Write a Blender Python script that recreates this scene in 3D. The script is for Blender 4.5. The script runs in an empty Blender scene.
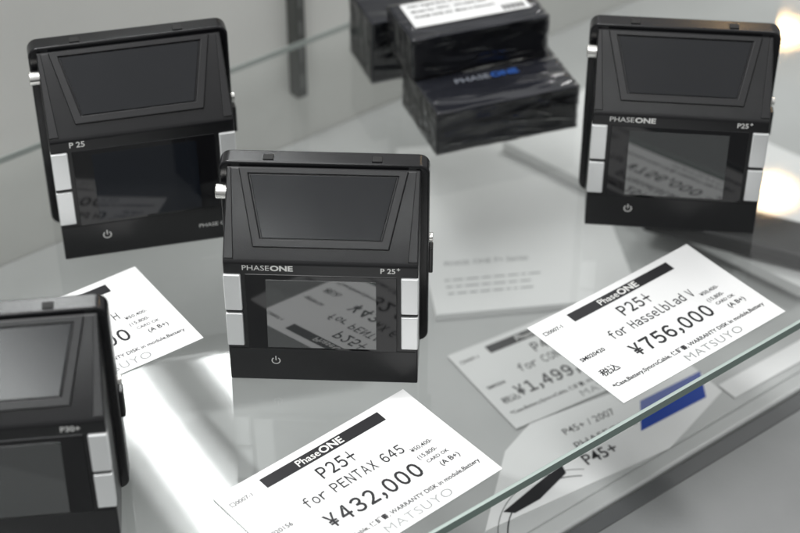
import bpy, bmesh, math, random
from mathutils import Vector, Matrix, noise
random.seed(4)
S = 0.001
C = bpy.context.scene.collection
scene = bpy.context.scene
# ---------------------------------------------------------------- camera model (mm)
F = 1790.0; PITCH = math.radians(38.0); D = 760.0
cp, sp = math.cos(PITCH), math.sin(PITCH)
CAM = Vector((0, -D*cp, D*sp))
def ray(px, py):
    x = px-400; y = 266.5-py
    return Vector((x, y*sp+F*cp, y*cp-F*sp))
def P(px, py, z=0.0):
    r = ray(px, py); t = (z-CAM.z)/r.z
    return CAM+r*t
ZC = 2000.0
def PR(px, py):                      # where a ceiling point stands whose mirror image in the glass shelf shows at a pixel
    r = ray(px, py); t = (CAM.z+ZC)/(-r.z)
    return Vector((CAM.x+r.x*t, CAM.y+r.y*t, ZC))
# case frame: u along the shelf front, v into the case
ANG = math.radians(37.8)
U = Vector((math.cos(ANG), math.sin(ANG), 0)); V = Vector((-math.sin(ANG), math.cos(ANG), 0))
O = Vector((10.7, -154.7, 0))
ZTOP = 118.0

# ---------------------------------------------------------------- materials
def mat(name, col, rough=.5, metal=0, spec=.5, ior=1.45, coat=0, coatr=.05, bump=0, bscale=400, colvar=0, cscale=30, roughvar=0):
    m = bpy.data.materials.new(name); m.use_nodes = True
    nt = m.node_tree; b = nt.nodes['Principled BSDF']
    b.inputs['Base Color'].default_value = (*col, 1)
    b.inputs['Roughness'].default_value = rough
    b.inputs['Metallic'].default_value = metal
    b.inputs['IOR'].default_value = ior
    b.inputs['Coat Weight'].default_value = coat
    b.inputs['Coat Roughness'].default_value = coatr
    tc = nt.nodes.new('ShaderNodeTexCoord')
    if bump:
        n = nt.nodes.new('ShaderNodeTexNoise'); n.inputs['Scale'].default_value = bscale; n.inputs['Detail'].default_value = 3
        nt.links.new(tc.outputs['Object'], n.inputs['Vector'])
        bp = nt.nodes.new('ShaderNodeBump'); bp.inputs['Strength'].default_value = bump; bp.inputs['Distance'].default_value = .001
        nt.links.new(n.outputs['Fac'], bp.inputs['Height']); nt.links.new(bp.outputs['Normal'], b.inputs['Normal'])
    if colvar or roughvar:
        n = nt.nodes.new('ShaderNodeTexNoise'); n.inputs['Scale'].default_value = cscale; n.inputs['Detail'].default_value = 4
        nt.links.new(tc.outputs['Object'], n.inputs['Vector'])
        if colvar:
            mr = nt.nodes.new('ShaderNodeMapRange'); mr.inputs['From Min'].default_value=.3; mr.inputs['From Max'].default_value=.7
            mr.inputs['To Min'].default_value=1-colvar; mr.inputs['To Max'].default_value=1+colvar
            nt.links.new(n.outputs['Fac'], mr.inputs['Value'])
            vm = nt.nodes.new('ShaderNodeVectorMath'); vm.operation='SCALE'; vm.inputs[0].default_value = col
            nt.links.new(mr.outputs['Result'], vm.inputs['Scale']); nt.links.new(vm.outputs['Vector'], b.inputs['Base Color'])
        if roughvar:
            mr = nt.nodes.new('ShaderNodeMapRange'); mr.inputs['From Min'].default_value=.3; mr.inputs['From Max'].default_value=.7
            mr.inputs['To Min'].default_value=max(0,rough-roughvar); mr.inputs['To Max'].default_value=rough+roughvar
            nt.links.new(n.outputs['Fac'], mr.inputs['Value']); nt.links.new(mr.outputs['Result'], b.inputs['Roughness'])
    return m
def emis(name, col, st):
    m = bpy.data.materials.new(name); m.use_nodes = True; nt = m.node_tree; nt.nodes.clear()
    e = nt.nodes.new('ShaderNodeEmission'); e.inputs[0].default_value = (*col,1); e.inputs[1].default_value = st
    o = nt.nodes.new('ShaderNodeOutputMaterial'); nt.links.new(e.outputs[0], o.inputs[0]); return m
def glassy(name, ior, tint=(1,1,1), rough=0.0, bump=0, bscale=60, haze=0.0, bdist=.004):
    m = bpy.data.materials.new(name); m.use_nodes = True; nt = m.node_tree; nt.nodes.clear()
    tr = nt.nodes.new('ShaderNodeBsdfTransparent'); tr.inputs[0].default_value = (*tint,1)
    gl = nt.nodes.new('ShaderNodeBsdfGlossy'); gl.inputs['Roughness'].default_value = rough
    fr = nt.nodes.new('ShaderNodeFresnel'); fr.inputs[0].default_value = ior
    mx = nt.nodes.new('ShaderNodeMixShader'); o = nt.nodes.new('ShaderNodeOutputMaterial')
    nt.links.new(fr.outputs[0], mx.inputs[0]); nt.links.new(tr.outputs[0], mx.inputs[1]); nt.links.new(gl.outputs[0], mx.inputs[2])
    last = mx.outputs[0]
    if haze:
        df = nt.nodes.new('ShaderNodeBsdfDiffuse'); df.inputs[0].default_value=(.8,.82,.81,1)
        tc = nt.nodes.new('ShaderNodeTexCoord'); n = nt.nodes.new('ShaderNodeTexNoise'); n.inputs['Scale'].default_value=14; n.inputs['Detail'].default_value=7
        nt.links.new(tc.outputs['Object'], n.inputs['Vector'])
        mr = nt.nodes.new('ShaderNodeMapRange'); mr.inputs['From Min'].default_value=.35; mr.inputs['From Max'].default_value=.75
        mr.inputs['To Min'].default_value=haze*.4; mr.inputs['To Max'].default_value=haze*1.6
        nt.links.new(n.outputs['Fac'], mr.inputs['Value'])
        m2 = nt.nodes.new('ShaderNodeMixShader'); nt.links.new(mr.outputs[0], m2.inputs[0]); nt.links.new(last, m2.inputs[1]); nt.links.new(df.outputs[0], m2.inputs[2]); last = m2.outputs[0]
    if bump:
        tc = nt.nodes.new('ShaderNodeTexCoord'); n = nt.nodes.new('ShaderNodeTexNoise'); n.inputs['Scale'].default_value = bscale; n.inputs['Detail'].default_value=1; n.inputs['Distortion'].default_value=1.0
        mp = nt.nodes.new('ShaderNodeMapping'); mp.inputs['Scale'].default_value=(.5,2.2,1.6); mp.inputs['Rotation'].default_value=(.3,.2,.5)
        nt.links.new(tc.outputs['Object'], mp.inputs[0]); nt.links.new(mp.outputs[0], n.inputs['Vector'])
        bp = nt.nodes.new('ShaderNodeBump'); bp.inputs['Strength'].default_value=bump; bp.inputs['Distance'].default_value=bdist
        nt.links.new(n.outputs['Fac'], bp.inputs['Height']); nt.links.new(bp.outputs[0], gl.inputs['Normal']); nt.links.new(bp.outputs[0], fr.inputs['Normal'])
    nt.links.new(last, o.inputs[0]); return m

M = {}
M['black'] = mat('black_shell', (.006,.006,.007), .30, bump=.06, bscale=2500, roughvar=.02, cscale=30)
M['plate'] = mat('black_plate', (.005,.005,.006), .22, bump=.04, bscale=1800, roughvar=.03, cscale=30)
M['lid'] = mat('lid_black', (.007,.008,.010), .15, bump=.02, bscale=2500, roughvar=.02, cscale=30)
M['window'] = mat('window_black', (.007,.007,.008), .05, ior=1.45)
M['lcd'] = mat('lcd_grey', (.040,.043,.043), .03, ior=2.05)
M['lcd_dark'] = mat('lcd_dark', (.008,.010,.014), .05, ior=1.45)
M['silver'] = mat('silver_button', (.76,.77,.77), .30, metal=.4, bump=.04, bscale=2500)
M['chrome'] = mat('knob_metal', (.8,.79,.76), .22, metal=1)
M['rubber'] = mat('dark_groove', (.003,.003,.003), .6)
M['whiteprint'] = mat('white_print', (.75,.75,.73), .5)
M['dimprint'] = mat('dim_grey_print', (.24,.26,.30), .5)
M['paper'] = mat('card_paper', (.77,.775,.77), .6, bump=.05, bscale=900, colvar=.02, cscale=25)
M['ink'] = mat('black_ink', (.010,.010,.012), .6)
M['greyink'] = mat('grey_ink', (.30,.31,.31), .6)
M['wall'] = mat('case_wall', (.74,.74,.71), .55, bump=.08, bscale=300, colvar=.06, cscale=6)
M['lower'] = mat('lower_shelf_laminate', (.50,.51,.505), .35, bump=.05, bscale=300, colvar=.10, cscale=9)
M['edge'] = mat('green_glass_edge', (.15,.21,.185), .12, ior=1.5, coat=.5)
M['rearedge'] = mat('pale_glass_edge', (.40,.44,.42), .3, ior=1.5)
M['edgelight'] = mat('glass_arris_highlight', (.55,.64,.60), .15, ior=1.5)  # paler colour paints in the highlight along the chamfer
M['glass'] = glassy('shelf_glass', 1.68, (.965,.975,.97), rough=.03, haze=.03)
M['clear'] = glassy('glass_underside', 1.02, (.985,.988,.986))
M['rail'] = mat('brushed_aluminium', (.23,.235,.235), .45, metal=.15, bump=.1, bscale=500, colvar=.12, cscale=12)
M['raildark'] = mat('rail_dark_grey', (.09,.093,.095), .4)
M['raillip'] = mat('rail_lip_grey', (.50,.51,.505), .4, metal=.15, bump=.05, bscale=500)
M['post'] = mat('upright_grey', (.075,.078,.073), .5)
M['slot'] = mat('upright_slot', (.16,.165,.16), .5)
M['box'] = mat('box_black_card', (.024,.026,.035), .36, colvar=.15, cscale=20)
M['wrap'] = glassy('shrink_wrap', 1.7, (1,1,1), rough=.05, bump=.75, bscale=48, bdist=.004)
M['fold'] = glassy('wrap_fold_film', 2.2, (.93,.94,.95), rough=.12, haze=.30)
M['blue'] = mat('blue_print', (.03,.10,.36), .4)
M['bluebox'] = mat('blue_patch', (.015,.06,.36), .4)
M['booklet'] = mat('booklet_paper', (.86,.865,.86), .5, colvar=.03, cscale=14)
M['housing'] = mat('lamp_housing', (.6,.6,.6), .5)
M['tube'] = emis('tube_glow', (.97,1,.99), 30.0)
M['wing'] = emis('lamp_wing_glow', (.97,1,.99), 6.5)
M['addedtube'] = emis('added_rear_glow', (.97,1,.99), 22.0)
M['warm'] = emis('warm_bulb', (1,.66,.32), 46.0)

# ---------------------------------------------------------------- builders
class MB:
    def __init__(s): s.bm = bmesh.new()
    def poly(s, pts, mi=0):
        f = s.bm.faces.new([s.bm.verts.new(p) for p in pts]); f.material_index = mi; return f
    def box(s, a, b, m=None, mi=0):
        x0,y0,z0 = a; x1,y1,z1 = b
        vs = [Vector((x,y,z)) for z in (z0,z1) for y in (y0,y1) for x in (x0,x1)]
        if m: vs = [m@v for v in vs]
        v = [s.bm.verts.new(p) for p in vs]
        for q in ((0,2,3,1),(4,5,7,6),(0,1,5,4),(2,6,7,3),(0,4,6,2),(1,3,7,5)):
            s.bm.faces.new([v[i] for i in q]).material_index = mi
    def prism(s, pts, off):
        a = [s.bm.verts.new(p) for p in pts]; b = [s.bm.verts.new(Vector(p)+off) for p in pts]
        s.bm.faces.new(a); s.bm.faces.new(b[::-1])
        n = len(a)
        for i in range(n): s.bm.faces.new([a[i],b[i],b[(i+1)%n],a[(i+1)%n]])
    def cyl(s, c, axis, r, h, n=24):
        axis = Vector(axis).normalized(); q = axis.to_track_quat('Z','Y').to_matrix()
        ring = [Vector(c)+q@Vector((r*math.cos(2*math.pi*i/n), r*math.sin(2*math.pi*i/n),0)) for i in range(n)]
        s.prism(ring, axis*h)
    def ringprism(s, outer, inner, off):
        n = len(outer)
        A=[s.bm.verts.new(p) for p in outer]; B=[s.bm.verts.new(p) for p in inner]
        A2=[s.bm.verts.new(Vector(p)+off) for p in outer]; B2=[s.bm.verts.new(Vector(p)+off) for p in inner]
        for i in range(n):
            j=(i+1)%n
            s.bm.faces.new([A[i],A[j],B[j],B[i]]); s.bm.faces.new([A2[j],A2[i],B2[i],B2[j]])
            s.bm.faces.new([A[i],A2[i],A2[j],A[j]]); s.bm.faces.new([B[j],B2[j],B2[i],B[i]])
    def build(s, name, mats, parent=None, bevel=0, seg=2, smooth=False):
        bmesh.ops.recalc_face_normals(s.bm, faces=s.bm.faces[:])
        for v in s.bm.verts: v.co *= S
        me = bpy.data.meshes.new(name); s.bm.to_mesh(me); s.bm.free()
        if not isinstance(mats,(list,tuple)): mats=[mats]
        for m in mats: me.materials.append(m)
        o = bpy.data.objects.new(name, me); C.objects.link(o)
        if parent: o.parent = parent
        if bevel:
            b = o.modifiers.new('bevel','BEVEL'); b.width=bevel*S; b.segments=seg; b.limit_method='ANGLE'; b.angle_limit=math.radians(28); b.harden_normals=True
            for p in me.polygons: p.use_smooth=True
        elif smooth:
            for p in me.polygons: p.use_smooth=True
        return o
def tag(o, label=None, cat=None, group=None, kind=None):
    if label: o['label']=label
    if cat: o['category']=cat
    if group: o['group']=group
    if kind: o['kind']=kind
    return o
def empty(name, loc, rz=0):
    o = bpy.data.objects.new(name, None); o.empty_display_size=.01; C.objects.link(o)
    o.location = Vector(loc)*S; o.rotation_euler=(0,0,rz); return o

def glyphs(body, size, off=0, space=1.0, shear=0, res=3):
    cu = bpy.data.curves.new('t','FONT'); cu.body=body; cu.size=size; cu.align_x='LEFT'; cu.resolution_u=res
    cu.offset=off; cu.shear=shear; cu.space_character=space
    ob = bpy.data.objects.new('t',cu); C.objects.link(ob); bpy.context.view_layer.update()
    dg = bpy.context.evaluated_depsgraph_get(); me = bpy.data.meshes.new_from_object(ob.evaluated_get(dg))
    vs=[(v.co.x,v.co.y) for v in me.vertices]; fs=[list(p.vertices) for p in me.polygons]
    bpy.data.objects.remove(ob); bpy.data.curves.remove(cu); bpy.data.meshes.remove(me)
    return vs,fs
GC={}
def gothic_char(c, off):
    k=(c,off)
    if k not in GC: GC[k]=glyphs(chr(0xFFE5) if c=='¥' else chr(ord(c)+0xFEE0), 1.0, off)
    return GC[k]
class Print:
    """flat lettering and marks collected in a plane, one mesh"""
    def __init__(s): s.v=[]; s.f=[]
    def text(s, body, x, y, size, align='LEFT', sx=1.0, off=0.0, shear=0, space=1.0, res=3, fit=None):
        vs,fs=glyphs(body,size,off,space,shear,res)
        xs=[v[0] for v in vs] or [0,1]
        x0,x1=min(xs),max(xs)
        if fit: sx=fit/(x1-x0)
        W=(x1-x0)*sx
        bx = x if align=='LEFT' else (x-W/2 if align=='CENTER' else x-W)
        k = len(s.v)
        s.v += [(bx+(v[0]-x0)*sx, y+v[1]) for v in vs]
        s.f += [[k+i for i in p] for p in fs]
        return bx+W
    def gothic(s, body, cx, y, cap, width, off=.0):      # even-pitch narrow gothic
        H=max(v[1] for v in gothic_char('0',off)[0]); sy=cap/H
        adv={' ':.62, ',':.52}
        tot=sum(adv.get(c,1) for c in body); a=width/tot
        gw=a*.80
        x=cx-width/2
        for c in body:
            w=a*adv.get(c,1)
            if c!=' ':
                vs,fs=gothic_char(c,off); xs=[v[0] for v in vs]; m=(min(xs)+max(xs))/2; gx=max(xs)-min(xs)
                sx=min(sy*.98, gw/max(gx,.01))
                if c in 'il,': sx=min(sx,sy*.8)
                k=len(s.v); s.v += [(x+w/2+(v[0]-m)*sx, y+v[1]*sy) for v in vs]; s.f += [[k+i for i in p] for p in fs]
            x+=w
    def quad(s, x0,y0,x1,y1,n=1):
        for i in range(n):
            a=x0+(x1-x0)*i/n; b=x0+(x1-x0)*(i+1)/n
            k=len(s.v); s.v += [(a,y0),(b,y0),(b,y1),(a,y1)]; s.f.append([k,k+1,k+2,k+3])
    def polygon(s, pts):
        k=len(s.v); s.v += pts; s.f.append(list(range(k,k+len(pts))))
    def arc(s, cx, cy, r, w, a0, a1, n=32):
        for i in range(n):
            t0=math.radians(a0+(a1-a0)*i/n); t1=math.radians(a0+(a1-a0)*(i+1)/n); k=len(s.v)
            s.v += [(cx+(r-w/2)*math.cos(t0),cy+(r-w/2)*math.sin(t0)),(cx+(r+w/2)*math.cos(t0),cy+(r+w/2)*math.sin(t0)),
                    (cx+(r+w/2)*math.cos(t1),cy+(r+w/2)*math.sin(t1)),(cx+(r-w/2)*math.cos(t1),cy+(r-w/2)*math.sin(t1))]
            s.f.append([k,k+1,k+2,k+3])
    def build(s, name, m, parent, fn):
        me=bpy.data.meshes.new(name); me.from_pydata([tuple(Vector(fn(x,y))*S) for x,y in s.v],[],s.f); me.materials.append(m)
        o=bpy.data.objects.new(name,me); C.objects.link(o); o.parent=parent; return o

# ---------------------------------------------------------------- digital backs
def rrect(x0,x1,z0,z1,r,y,n=6):
    pts=[]
    for cx,cz,a in ((x1-r,z1-r,0),(x0+r,z1-r,90),(x0+r,z0+r,180),(x1-r,z0+r,270)):
        for i in range(n+1):
            t=math.radians(a+90*i/n); pts.append(Vector((cx+r*math.cos(t),y,cz+r*math.sin(t))))
    return pts
SD = Vector((0,-26,-25.2)); SL = SD.length; SDn = SD/SL; SN = Vector((0,-25.2,26)).normalized()
def slope(x, s, h=0):
    return Vector((x,26,83.9))+SDn*s+SN*h
def digital_back(X, Y, rz, label, left_text, right_text, bottom_text=None, dark=False):
    t = empty('digital_camera_back', (X,Y,0.0), math.radians(rz))
    tag(t, label, 'camera back')
    W=36.6
    b=MB(); b.prism([Vector((-W,y,z)) for y,z in ((0,0.6),(0,58.0),(.9,59.6),(25.6,83.6),(27,84),(27,.6))], Vector((2*W,0,0)))
    b.build('body', M['black'], t, bevel=.55)
    b=MB(); b.prism(rrect(-39.8,39.8,0.3,86,4.2,26.2), Vector((0,8.2,0)))
    pl=b.build('mounting_plate', M['plate'], t, bevel=.9, seg=3)
    b=MB(); b.prism(rrect(-34,34,5,81,5,34.4), Vector((0,4.5,0))); b.build('lens_side_frame', M['plate'], t, bevel=.5)
    for x in (-21,20):
        b=MB(); b.box((x-2,27.6,85.8),(x+2,31,86.5)); b.build('catch', M['rubber'], pl, bevel=.3)
    for sgn in (-1,1):
        b=MB(); ring=[slope(sgn*(W-.3),.5,0),slope(sgn*(W-.3),SL-1.2,0),slope(sgn*(W-4.0),SL-1.2,0),slope(sgn*(W-1.8),.5,0)]
        b.prism([p-SN*.3 for p in ring], SN*.85); b.build('side_ridge', M['black'], t, bevel=.3)
    out=[(-32.0,.6),(32.0,.6),(25.5,30.6),(-25.5,30.6)]; inn=[(-28.2,2.6),(28.2,2.6),(22.6,27.4),(-22.6,27.4)]
    b=MB(); b.ringprism([slope(x,s,-.3) for x,s in out],[slope(x,s,-.3) for x,s in inn], SN*1.35)
    lid=b.build('lid_frame', M['black'], t, bevel=.45, seg=3)
    b=MB(); b.prism([slope(x*.98,s*.975+.38,-.2) for x,s in inn], SN*.85); b.build('lid_panel', M['lid'], lid, bevel=.25)
    # window and lcd, both leaning back a little
    b=MB(); b.prism([Vector((-28.6,y,z)) for y,z in ((.6,18.0),(-2.3,18.3),(-.2,53.0),(.6,53.3))],Vector((57.2,0,0))); w=b.build('screen_window', M['window'], t, bevel=.25)
    b=MB(); b.prism([Vector((-20.8,y,z)) for y,z in ((-.6,20.3),(-3.5,20.4),(-.40,50.8),(-.1,50.8))],Vector((41.6,0,0))); b.build('screen', M['lcd_dark'] if dark else M['lcd'], w, bevel=.06)
    b=MB(); b.box((-35.6,-.12,16.4),(35.6,.3,16.8)); b.build('groove', M['rubber'], t)
    for sgn in (-1,1):
        for z0,z1 in ((18.6,34.4),(36.0,53.0)):
            b=MB(); xa,xb = sorted((sgn*30.1, sgn*36.7)); b.box((xa,-1.1,z0),(xb,3.0,z1)); b.build('button', M['silver'], t, bevel=.55, seg=3)
    b=MB(); b.cyl((-36,21.5,75.5),(-1,0,0),2.9,4.6); b.build('knob', M['chrome'], t, bevel=.5)
    b=MB(); b.box((39.6,27.5,34),(41.4,32.5,46)); b.build('latch', M['plate'], t, bevel=.5)
    b=MB(); b.cyl((39.7,30,50),(1,0,0),1.8,1.6); b.build('screw', M['chrome'], t, bevel=.2)
    for fx in (-28,28):
        for fy,fh in ((5,.7),(29,.4)):
            b=MB(); b.cyl((fx,fy,0.02),(0,0,1),2.6,fh); b.build('foot', M['rubber'], t)
    fn = lambda yy: (lambda x,y: (x, yy, y))
    p=Print()
    if left_text=='BRAND':
        e=p.text('PHASE', -29.4, 54.9, 3.4, sx=1.08, off=-.01)
        p.text('ONE', e+.35, 54.9, 3.4, sx=1.2, off=.12)
    else: p.text(left_text, -29, 54.9, 3.6, sx=1.0, off=.05)
    p.build('lettering', M['whiteprint'], t, fn(-.06))
    if right_text:
        p=Print(); e=p.text(right_text, 28.0, 54.9, 3.3, align='RIGHT', off=.04)
        if right_text.endswith('5'): p.text('+', 28.5, 56.0, 2.6, off=.04)
        p.build('model_lettering', M['whiteprint'], t, fn(-.06))
    p=Print(); p.arc(-18.5,10.6,1.55,.42,125,415); p.quad(-18.7,10.7,-18.3,12.9); p.build('power_symbol', M['whiteprint'], t, fn(-.06))
    if bottom_text:
        p=Print(); p.text(bottom_text, 34, 7.6, 2.6, align='RIGHT', sx=1.1); p.build('small_lettering', M['whiteprint'], t, fn(-.06))
    return t
digital_back(-29.7,-73.6,-2.4,'black camera back in the middle, just behind the PENTAX 645 price card','BRAND','P 25')
t=digital_back(-105.5,12.5,13.5,'black camera back at upper left with a dark screen, lettered P 25 on its left','P 25',None,'PHASE ONE',dark=True)
t.scale=(1.035,1.035,1.035)
digital_back(117,25.6,-5.6,'black camera back at upper right, behind the Hasselblad price card','BRAND','P25')
digital_back(-135,-163,7.0,'black camera back at lower left marked P30+, cut by the picture edge','BRAND','P30+')

# ---------------------------------------------------------------- price cards
def price_card(X, Y, Z, ang, label, title, sub, price, code, seed, w=91, h=57, lift=.5, pdx=0, pw=45, grade='(A B+)', before='¥50,400-'):
    t=empty('price_card',(X,Y,Z),math.radians(ang)); tag(t,label,'price card')
    def zc(x,y): 
        a=(x/(w/2)); bb=(y/(h/2))
        return lift*(.35*a*a + .4*max(0,a)*max(0,bb)**2 + .1*math.sin(3*a+seed)) + .25
    bm=bmesh.new(); nx,ny=30,20
    g=[[bm.verts.new(((-w/2+w*i/nx),(-h/2+h*j/ny),zc(-w/2+w*i/nx,-h/2+h*j/ny))) for j in range(ny+1)] for i in range(nx+1)]
    for i in range(nx):
        for j in range(ny): bm.faces.new([g[i][j],g[i+1][j],g[i+1][j+1],g[i][j+1]])
    r=bmesh.ops.extrude_face_region(bm,geom=bm.faces[:])
    for e in r['geom']:
        if isinstance(e,bmesh.types.BMVert): e.co.z-=.28
    q=MB(); q.bm.free(); q.bm=bm; q.build('paper',M['paper'],t)
    def fl(x,y,k=.10): return (x-w/2, h/2+y, zc(x-w/2,h/2+y)+k)
    p=Print()
    def T(s,x,y,size,**k): p.text(s,x,-y,size,**k)
    p.gothic(title,45.5,-18.4,6.2,4.4*len(title),off=.018)
    p.gothic(sub,46.5,-26.8,4.9,47,off=.012)
    p.gothic(price,46+pdx,-40.2,7.4,pw,off=.024)
    T('税込',4.5,41,4.6,off=.06)
    T(code,3.6,29.5,3.0,off=.05)
    T('□0007-1',2.6,8.6,2.8,off=.03)
    T('*Case,Battery,SyncroCable, 保証書, WARRANTY DISK in module,Battery',3.5,48.6,2.85,fit=84,off=.05)
    T('(15,800-',70.5,33.5,2.8,off=.03); T(before,71,29.0,2.8,off=.03); T(grade,75,41.4,3.4,off=.06); T('CARD OK',72,37,2.3,off=.03)
    p.build('printed_text',M['ink'],t,fl)
    p=Print(); p.quad(18.5,-8.8,75,-3.4,24); p.build('title_bar',M['ink'],t,fl)
    p=Print(); e=p.text('Phase',34,-7.8,4.9,sx=.95,off=.03); p.text('ONE',e+.5,-7.8,4.9,sx=1.05,off=.12)
    p.build('title_lettering',M['whiteprint'],t,lambda x,y:fl(x,y,.25))
    p=Print(); p.text('MATSUYO',38,-54.9,5.6,sx=1.15,off=-.01,space=1.1); p.build('stamp',M['greyink'],t,fl)
    return t
def card_from(corner_top, ang, w=91, h=57):
    a=math.radians(ang); u=Vector((math.cos(a),math.sin(a),0)); d=Vector((math.sin(a),-math.cos(a),0))
    return corner_top-u*w/2+d*h/2
price_card(104.9,-36.2,0.2,37.8,'white price card for Hasselblad V reading 756,000 yen, at the glass shelf edge','P25+','for Hasselblad V','¥756,000','SM020420',.3,lift=1.0)
c=card_from(P(403,391,0),40.3); price_card(c.x,c.y,0.2,40.3,'white price card for PENTAX 645 reading 432,000 yen, before the middle camera back','P25+','for PENTAX 645','¥432,000','SJ020156',1.3,lift=.9)
c=card_from(P(135,268,0),35.5); price_card(c.x,c.y,0.2,35.5,'white price card below the upper left camera back, half in glare','P25','for Hasselblad H','¥398,000','SJ020131',2.1,lift=.7)
ZL=-75.0
a=math.radians(31); u_=Vector((math.cos(a),math.sin(a),0)); d_=Vector((math.sin(a),-math.cos(a),0))
c=P(447,358,ZL)+u_*45.5+d_*28.5
price_card(c.x,c.y,ZL+.9,31,'price card reading 1,499,000 yen, on the lower shelf beneath the glass','P45+','for CONTAX 645','¥1,499,000','SM0204',.9,lift=.5,pdx=-7,pw=52)

# ---------------------------------------------------------------- wrapped boxes
def wrapped_box(corner, ang, w, d, h, z, label):
    t=empty('wrapped_box',(corner[0],corner[1],z),math.radians(ang)); tag(t,label,'box')
    b=MB(); b.box((0,0,0.6),(w,d,h-.6)); b.build('carton',M['box'],t,bevel=.6)
    bm=bmesh.new(); bmesh.ops.create_cube(bm,size=1)
    bmesh.ops.subdivide_edges(bm,edges=bm.edges[:],cuts=26,use_grid_fill=True)
    for v in bm.verts:
        x,y,zz=v.co; q=Vector(((x+.5)*(w+.8)-.4,(y+.5)*(d+.8)-.4,(zz+.5)*(h-.1)+.05))
        n=noise.noise_vector(q*.09+Vector((corner[0],z,3)))*.28+noise.noise_vector(Vector((q.x*.06,q.y*.3,q.z*.35))+Vector((z,7,corner[1])))*.2
        n=Vector((max(-.3,min(.3,n.x)),max(-.3,min(.3,n.y)),max(-.02,min(.02,n.z))))
        v.co=q+n
    q=MB(); q.bm.free(); q.bm=bm; q.build('plastic_wrap',M['wrap'],t,smooth=True)
    rnd=random.Random(int(w*7+h))
    for k in range(10):      # loose creases standing off the film
        x0=rnd.uniform(2,w-12); z0=rnd.uniform(2,h-4); L_=rnd.uniform(6,18); dz=rnd.uniform(-4,4)
        x1=min(w-1,x0+L_); z1=max(1.5,min(h-1.5,z0+dz))
        b=MB(); b.prism([Vector((x0,-.75,z0)),Vector((x1,-.75,z1)),Vector(((x0+x1)/2,-1.25,(z0+z1)/2+.6))],Vector((.05,-.12,.2))); b.build('wrap_crease',M['fold'],t)
    return t
bl=wrapped_box((17,83.2),19.8,70,45,23,0.1,'wide black box in clear wrap, bottom of the stack of two boxes')
p=Print(); e=p.text('PHASE',17,20.0,5.4,sx=1.15,off=.05); p.build('lettering',M['dimprint'],bl,lambda x,y:(x,y,23.25))
p=Print(); p.text('ONE',e+.6,20.0,5.4,sx=1.2,off=.2); p.build('blue_lettering',M['blue'],bl,lambda x,y:(x,y,23.25))
bu=wrapped_box((5.5,110.5),19.8,68,33,22,23.2,'black box in clear wrap with a white label, on top of the stack of two')
b=MB(); b.box((5,9,22.1),(63,31,22.4)); lb=b.build('label_sheet',M['paper'],bu)
p=Print()
for i,s in enumerate(('P45+ Digital Back 39 MEGAPIXEL SYSTEM','Model No. 70721   S/N 0204 2007','PHASE ONE A/S  Made in Denmark')): p.text(s,8,26.5-i*5,3.0,sx=.9,off=.04)
for i in range(14): p.quad(50+i*.8,10.4,50.35+i*.8+(.25 if i%3==0 else 0),15)
p.build('printed_text',M['ink'],lb,lambda x,y:(x,y,22.55))
wrapped_box((-13.5,145),19.8,44,32,34,0.1,'tall black wrapped box standing behind and left of the two stacked boxes')

# ---------------------------------------------------------------- case
gs=empty('glass_shelf',(O.x,O.y,0),ANG); tag(gs,'thin clear glass shelf with a green edge carrying the camera backs and cards','shelf')
TH=5.0
b=MB(); b.poly([(-520,.7,0),(520,.7,0),(520,306,0),(-520,306,0)]); b.build('top_surface',M['glass'],gs)
b=MB(); b.poly([(-520,.7,-TH),(520,.7,-TH),(520,306,-TH),(-520,306,-TH)]); b.build('under_surface',M['clear'],gs)
b=MB(); b.box((-520,0,-TH+.4),(520,.6,-.9)); fe=b.build('front_edge',M['edge'],gs)
b=MB(); b.box((-520,306.1,-TH+1.4),(520,306.7,-.4)); b.build('rear_edge',M['rearedge'],gs)
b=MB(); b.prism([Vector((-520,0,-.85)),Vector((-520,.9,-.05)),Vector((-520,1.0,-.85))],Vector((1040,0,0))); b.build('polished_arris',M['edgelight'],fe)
bw=MB(); bw.box((-560,326,-420),(560,338,ZTOP+60)); o=bw.build('back_wall',M['wall']); o.location=O*S; o.rotation_euler=(0,0,ANG); tag(o,'pale grey back panel of the showcase','wall',kind='structure')
b=MB(); b.box((-560,31,ZL-12),(560,325.5,ZL)); o=b.build('lower_shelf',M['lower'],bevel=.8); o.location=O*S; o.rotation_euler=(0,0,ANG); tag(o,'pale grey lower shelf seen through the glass','shelf',kind='structure')
fr=empty('front_rail',(O.x,O.y,ZL),ANG); tag(fr,'grey metal rail along the front of the lower shelf','rail')
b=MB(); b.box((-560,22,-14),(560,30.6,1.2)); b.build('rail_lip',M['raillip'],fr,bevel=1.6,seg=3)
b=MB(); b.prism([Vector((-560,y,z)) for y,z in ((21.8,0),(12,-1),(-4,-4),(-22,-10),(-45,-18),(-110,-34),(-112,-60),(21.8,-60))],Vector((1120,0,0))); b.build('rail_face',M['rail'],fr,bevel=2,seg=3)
b=MB(); b.prism([Vector((-560,y,z)) for y,z in ((20.6,.6),(13.5,-.2),(13.5,-3),(20.6,-3))],Vector((1120,0,0))); b.build('rail_channel',M['raildark'],fr,bevel=.4)  # darker strip along the rail, below the lip
r=ray(294,60); tt=(325-(CAM-O).dot(V))/r.dot(V); pw_=CAM+r*tt; uu=(pw_-O).dot(U)
up=empty('slotted_upright',(O+U*uu).to_tuple(),ANG); tag(up,'dark slotted metal upright fixed to the back panel','shelf upright')
b=MB(); b.box((-3.2,318,ZL+32),(3.2,325.6,ZTOP+50)); st=b.build('channel',M['post'],up,bevel=.4)
z=ZL+38
while z<ZTOP: 
    b=MB(); b.box((-.9,317.7,z),(.9,317.95,z+8)); b.build('slot',M['slot'],st); z+=16

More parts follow.
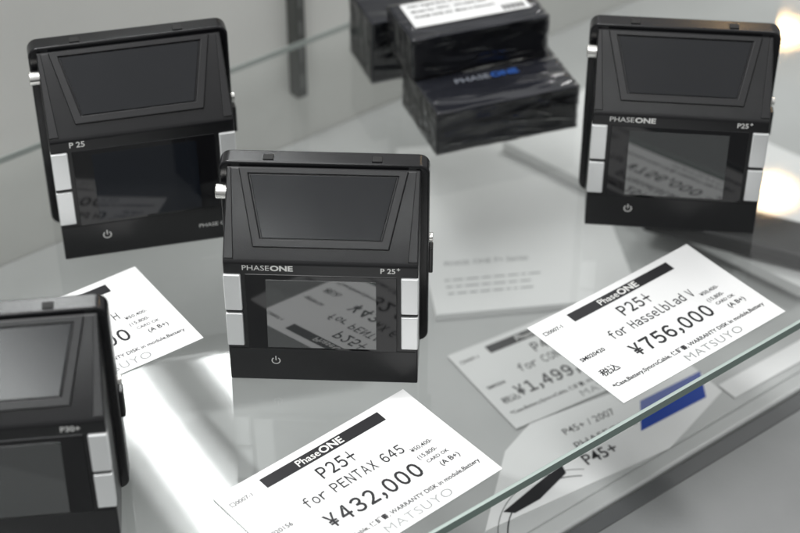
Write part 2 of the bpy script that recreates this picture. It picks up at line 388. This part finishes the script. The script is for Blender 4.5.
# ---------------------------------------------------------------- things on the lower shelf
def sheet(name,corners_px,z,th,m,label,cat):
    pts=[P(x,y,z) for x,y in corners_px]
    a=pts[0]; e1=(pts[1]-pts[0]); ang=math.atan2(e1.y,e1.x); w=e1.length
    n=Vector((-math.sin(ang),math.cos(ang),0)); h=(pts[2]-pts[0]).dot(n)
    t=empty(name,a.to_tuple(),ang); tag(t,label,cat)
    b=MB(); y0,y1=sorted((0,h)); b.box((0,y0,-th/2),(w,y1,th/2)); b.build('paper',m,t,bevel=.2)
    return t,w,h
t,w,h=sheet('booklet',[(436,318),(640,300),(418,150)],ZL+2.2,4,M['booklet'],'pale printed booklet on the lower shelf in front of the wrapped boxes','booklet')
p=Print(); random.seed(3)
for i in range(3):
    x=8; y=h*.10+i*5.2
    while x<w*.50:
        l=random.uniform(2,7); p.quad(x,y,x+l,y+.9); x+=l+1.3
p.text('PHASE ONE P+ Series',10,h*.10+22,5,sx=.9)
p.build('printed_text',M['greyink'],t,lambda x,y:(x,y,2.15))
t,w,h=sheet('white_board',[(503,146),(800,292),(640,90)],ZL+8,6,M['booklet'],'thick white board on the lower shelf beneath the upper right camera back','board')
sheet('paper_strip',[(735,398),(860,328),(742,372)],ZL+.6,.5,M['booklet'],'blank pale paper strip below the glass edge, right of the blue patch','paper strip')
# leaflet
ang=math.radians(31); bc=P(485,532,ZL)
t=empty('leaflet',(bc.x,bc.y,ZL+.35),ang); tag(t,'white leaflet with a blue patch and thin rings at the lower shelf front','leaflet')
ca,sa=math.cos(ang),math.sin(ang)
def L(px,py):
    d=P(px,py,ZL)-bc; return (d.x*ca+d.y*sa, -d.x*sa+d.y*ca)
b=MB(); b.prism([Vector((x,y,-.3)) for x,y in [(0,0)]+[L(505,452),L(530,424),L(690,365),L(722,392)]+[(96,0)]],Vector((0,0,.5))); b.build('paper',M['booklet'],t)
p=Print()
for s,q,sz,k in (('P45+',L(588,466),9,dict(sx=.95,off=.08)),('PHASEONE',L(578,450),6,dict(sx=1.1,off=.03)),('P45+ / 2007',L(566,436),5.6,dict(sx=1,off=.02))):
    p.text(s,q[0],q[1],sz,**k)
p.build('printed_text',M['ink'],t,lambda x,y:(x,y,.3))
cx,cy=L(590,535)
p=Print(); p.arc(cx,cy,34,.5,60,178,48); p.build('inner_ring',M['ink'],t,lambda x,y:(x,y,.3))
p=Print(); p.arc(cx,cy,38,.3,58,175,48); p.build('outer_ring',M['ink'],t,lambda x,y:(x,y,.3))
p=Print(); p.polygon([L(503,513),L(545,478),L(562,466),L(566,474),L(540,500),L(515,514)]); p.build('black_mark',M['ink'],t,lambda x,y:(x,y,.33))
p=Print(); p.polygon([L(640,402),L(700,372),L(706,398),L(641,432)][::-1]); p.build('blue_patch',M['bluebox'],t,lambda x,y:(x,y,.32))
q=P(725,262,ZL)
t=empty('flat_case',(q.x,q.y,ZL+11.2),math.radians(-24)); tag(t,'flat black case below the glass beneath the upper right camera back','case')
b=MB(); b.box((-42,-8,0),(48,20,10)); b.build('shell',M['black'],t,bevel=2.5,seg=4); b=MB(); b.box((-42.3,-8.3,4.6),(48.3,20.3,5.2)); b.build('seam',M['rubber'],t)

# ---------------------------------------------------------------- ceiling lamps (mirrored in the glass shelf; the rear pair is added for lid sheen)
def lamp_between(A,B,hw,label,m_='tube',wings=True):
    d=(B-A); L_=d.length; ang=math.atan2(d.y,d.x)
    t=empty('fluorescent_lamp',A.to_tuple(),ang); tag(t,label,'ceiling lamp',)
    m=MB(); m.box((-30,-hw*2-12,4),(L_+30,hw*2+12,50)); m.build('housing',M['housing'],t,bevel=4)
    m=MB(); m.box((0,-hw,-6),(L_,hw,3)); m.build('diffuser',M[m_],t,bevel=3)
    if wings:  # wings emit on their own, added to soften the mirrored streak edges
        for s in (-1,1):
            y0,y1=sorted((s*(hw+1),s*hw*2)); m=MB(); m.box((0,y0,-3),(L_,y1,3)); m.build('glowing_wing',M['wing'],t,bevel=1)
lamp_between(PR(80,190),PR(400,575),24,'long fluorescent ceiling lamp, right one of the three')
lamp_between(PR(75,320),PR(275,590),42,'wide fluorescent ceiling lamp, middle one of the three')
lamp_between(PR(-60,280),PR(60,560),30,'fluorescent ceiling lamp, left one of the three')
lamp_between(Vector((-520,-1500,2000)),Vector((-80,-2050,2000)),60,'lamp added behind the viewer for lid sheen, nearer of two','addedtube',False)  # unseen pair, added to lay a sheen on the lower left lid
lamp_between(Vector((-760,-1700,2000)),Vector((-330,-2260,2000)),60,'lamp added behind the viewer for lid sheen, farther of two','addedtube',False)
def spot(px,py,r,label):
    q=PR(px,py); t=empty('spot_lamp',q.to_tuple()); tag(t,label,'spot lamp')
    m=MB(); m.cyl((0,0,6),(0,0,1),r+12,70,32); m.build('housing',M['housing'],t,bevel=3)
    m=MB(); m.cyl((0,0,0),(0,0,1),r,5.5,40); m.build('bulb',M['warm'],t)
spot(777,30,72,'larger warm ceiling spot, mirrored at the top right corner')
spot(771,191,62,'smaller warm ceiling spot, mirrored beside the upper right camera back')

def area(loc,target,sx,sy,power,col=(1,1,1)):
    l=bpy.data.lights.new('area','AREA'); l.shape='RECTANGLE'; l.size=sx; l.size_y=sy; l.energy=power; l.color=col
    o=bpy.data.objects.new('shop_light',l); C.objects.link(o); o.location=loc
    o.rotation_euler=(Vector(target)-Vector(loc)).to_track_quat('-Z','Y').to_euler(); return o
area((-.5,-.3,1.9),(0,0.1,0),1.2,.4,18,(1,1,1))
area((.9,.9,1.7),(0,0.1,0),.8,.3,11,(1,.99,.98))
l=bpy.data.lights.new('spot','SPOT'); l.energy=48; l.spot_size=math.radians(15); l.spot_blend=1; l.shadow_soft_size=.03  # added spot, overexposes the lower left to imitate glare
o=bpy.data.objects.new('glare_spot',l); C.objects.link(o); o.location=(-.55,.15,1.3)
o.rotation_euler=(P(110,430)*S-Vector(o.location)).to_track_quat('-Z','Y').to_euler()

w=bpy.data.worlds.new('World'); scene.world=w; w.use_nodes=True; nt=w.node_tree; bg=nt.nodes['Background']
tc=nt.nodes.new('ShaderNodeTexCoord'); sx=nt.nodes.new('ShaderNodeSeparateXYZ'); cr=nt.nodes.new('ShaderNodeValToRGB')
nt.links.new(tc.outputs['Generated'],sx.inputs[0]); mr=nt.nodes.new('ShaderNodeMapRange'); mr.inputs['From Min'].default_value=-1
nt.links.new(sx.outputs['Z'],mr.inputs['Value']); nt.links.new(mr.outputs[0],cr.inputs[0]); nt.links.new(cr.outputs[0],bg.inputs[0])
e=cr.color_ramp.elements; e[0].position=.35; e[0].color=(.22,.225,.225,1); e[1].position=1; e[1].color=(1,1,1,1)
k=e.new(.55); k.color=(.42,.422,.42,1); k=e.new(.8); k.color=(.64,.642,.64,1)
bg.inputs[1].default_value=.90

cam=bpy.data.cameras.new('camera'); co=bpy.data.objects.new('camera',cam); C.objects.link(co); scene.camera=co
cam.sensor_width=36; cam.lens=F*36/800; cam.clip_start=.02; cam.clip_end=50
co.location=CAM*S; co.rotation_euler=(math.radians(90)-PITCH,0,0)
cam.dof.use_dof=True; cam.dof.focus_distance=.688; cam.dof.aperture_fstop=9
scene.view_settings.view_transform='Standard'; scene.view_settings.look='None'
scene.cycles.transparent_max_bounces=12
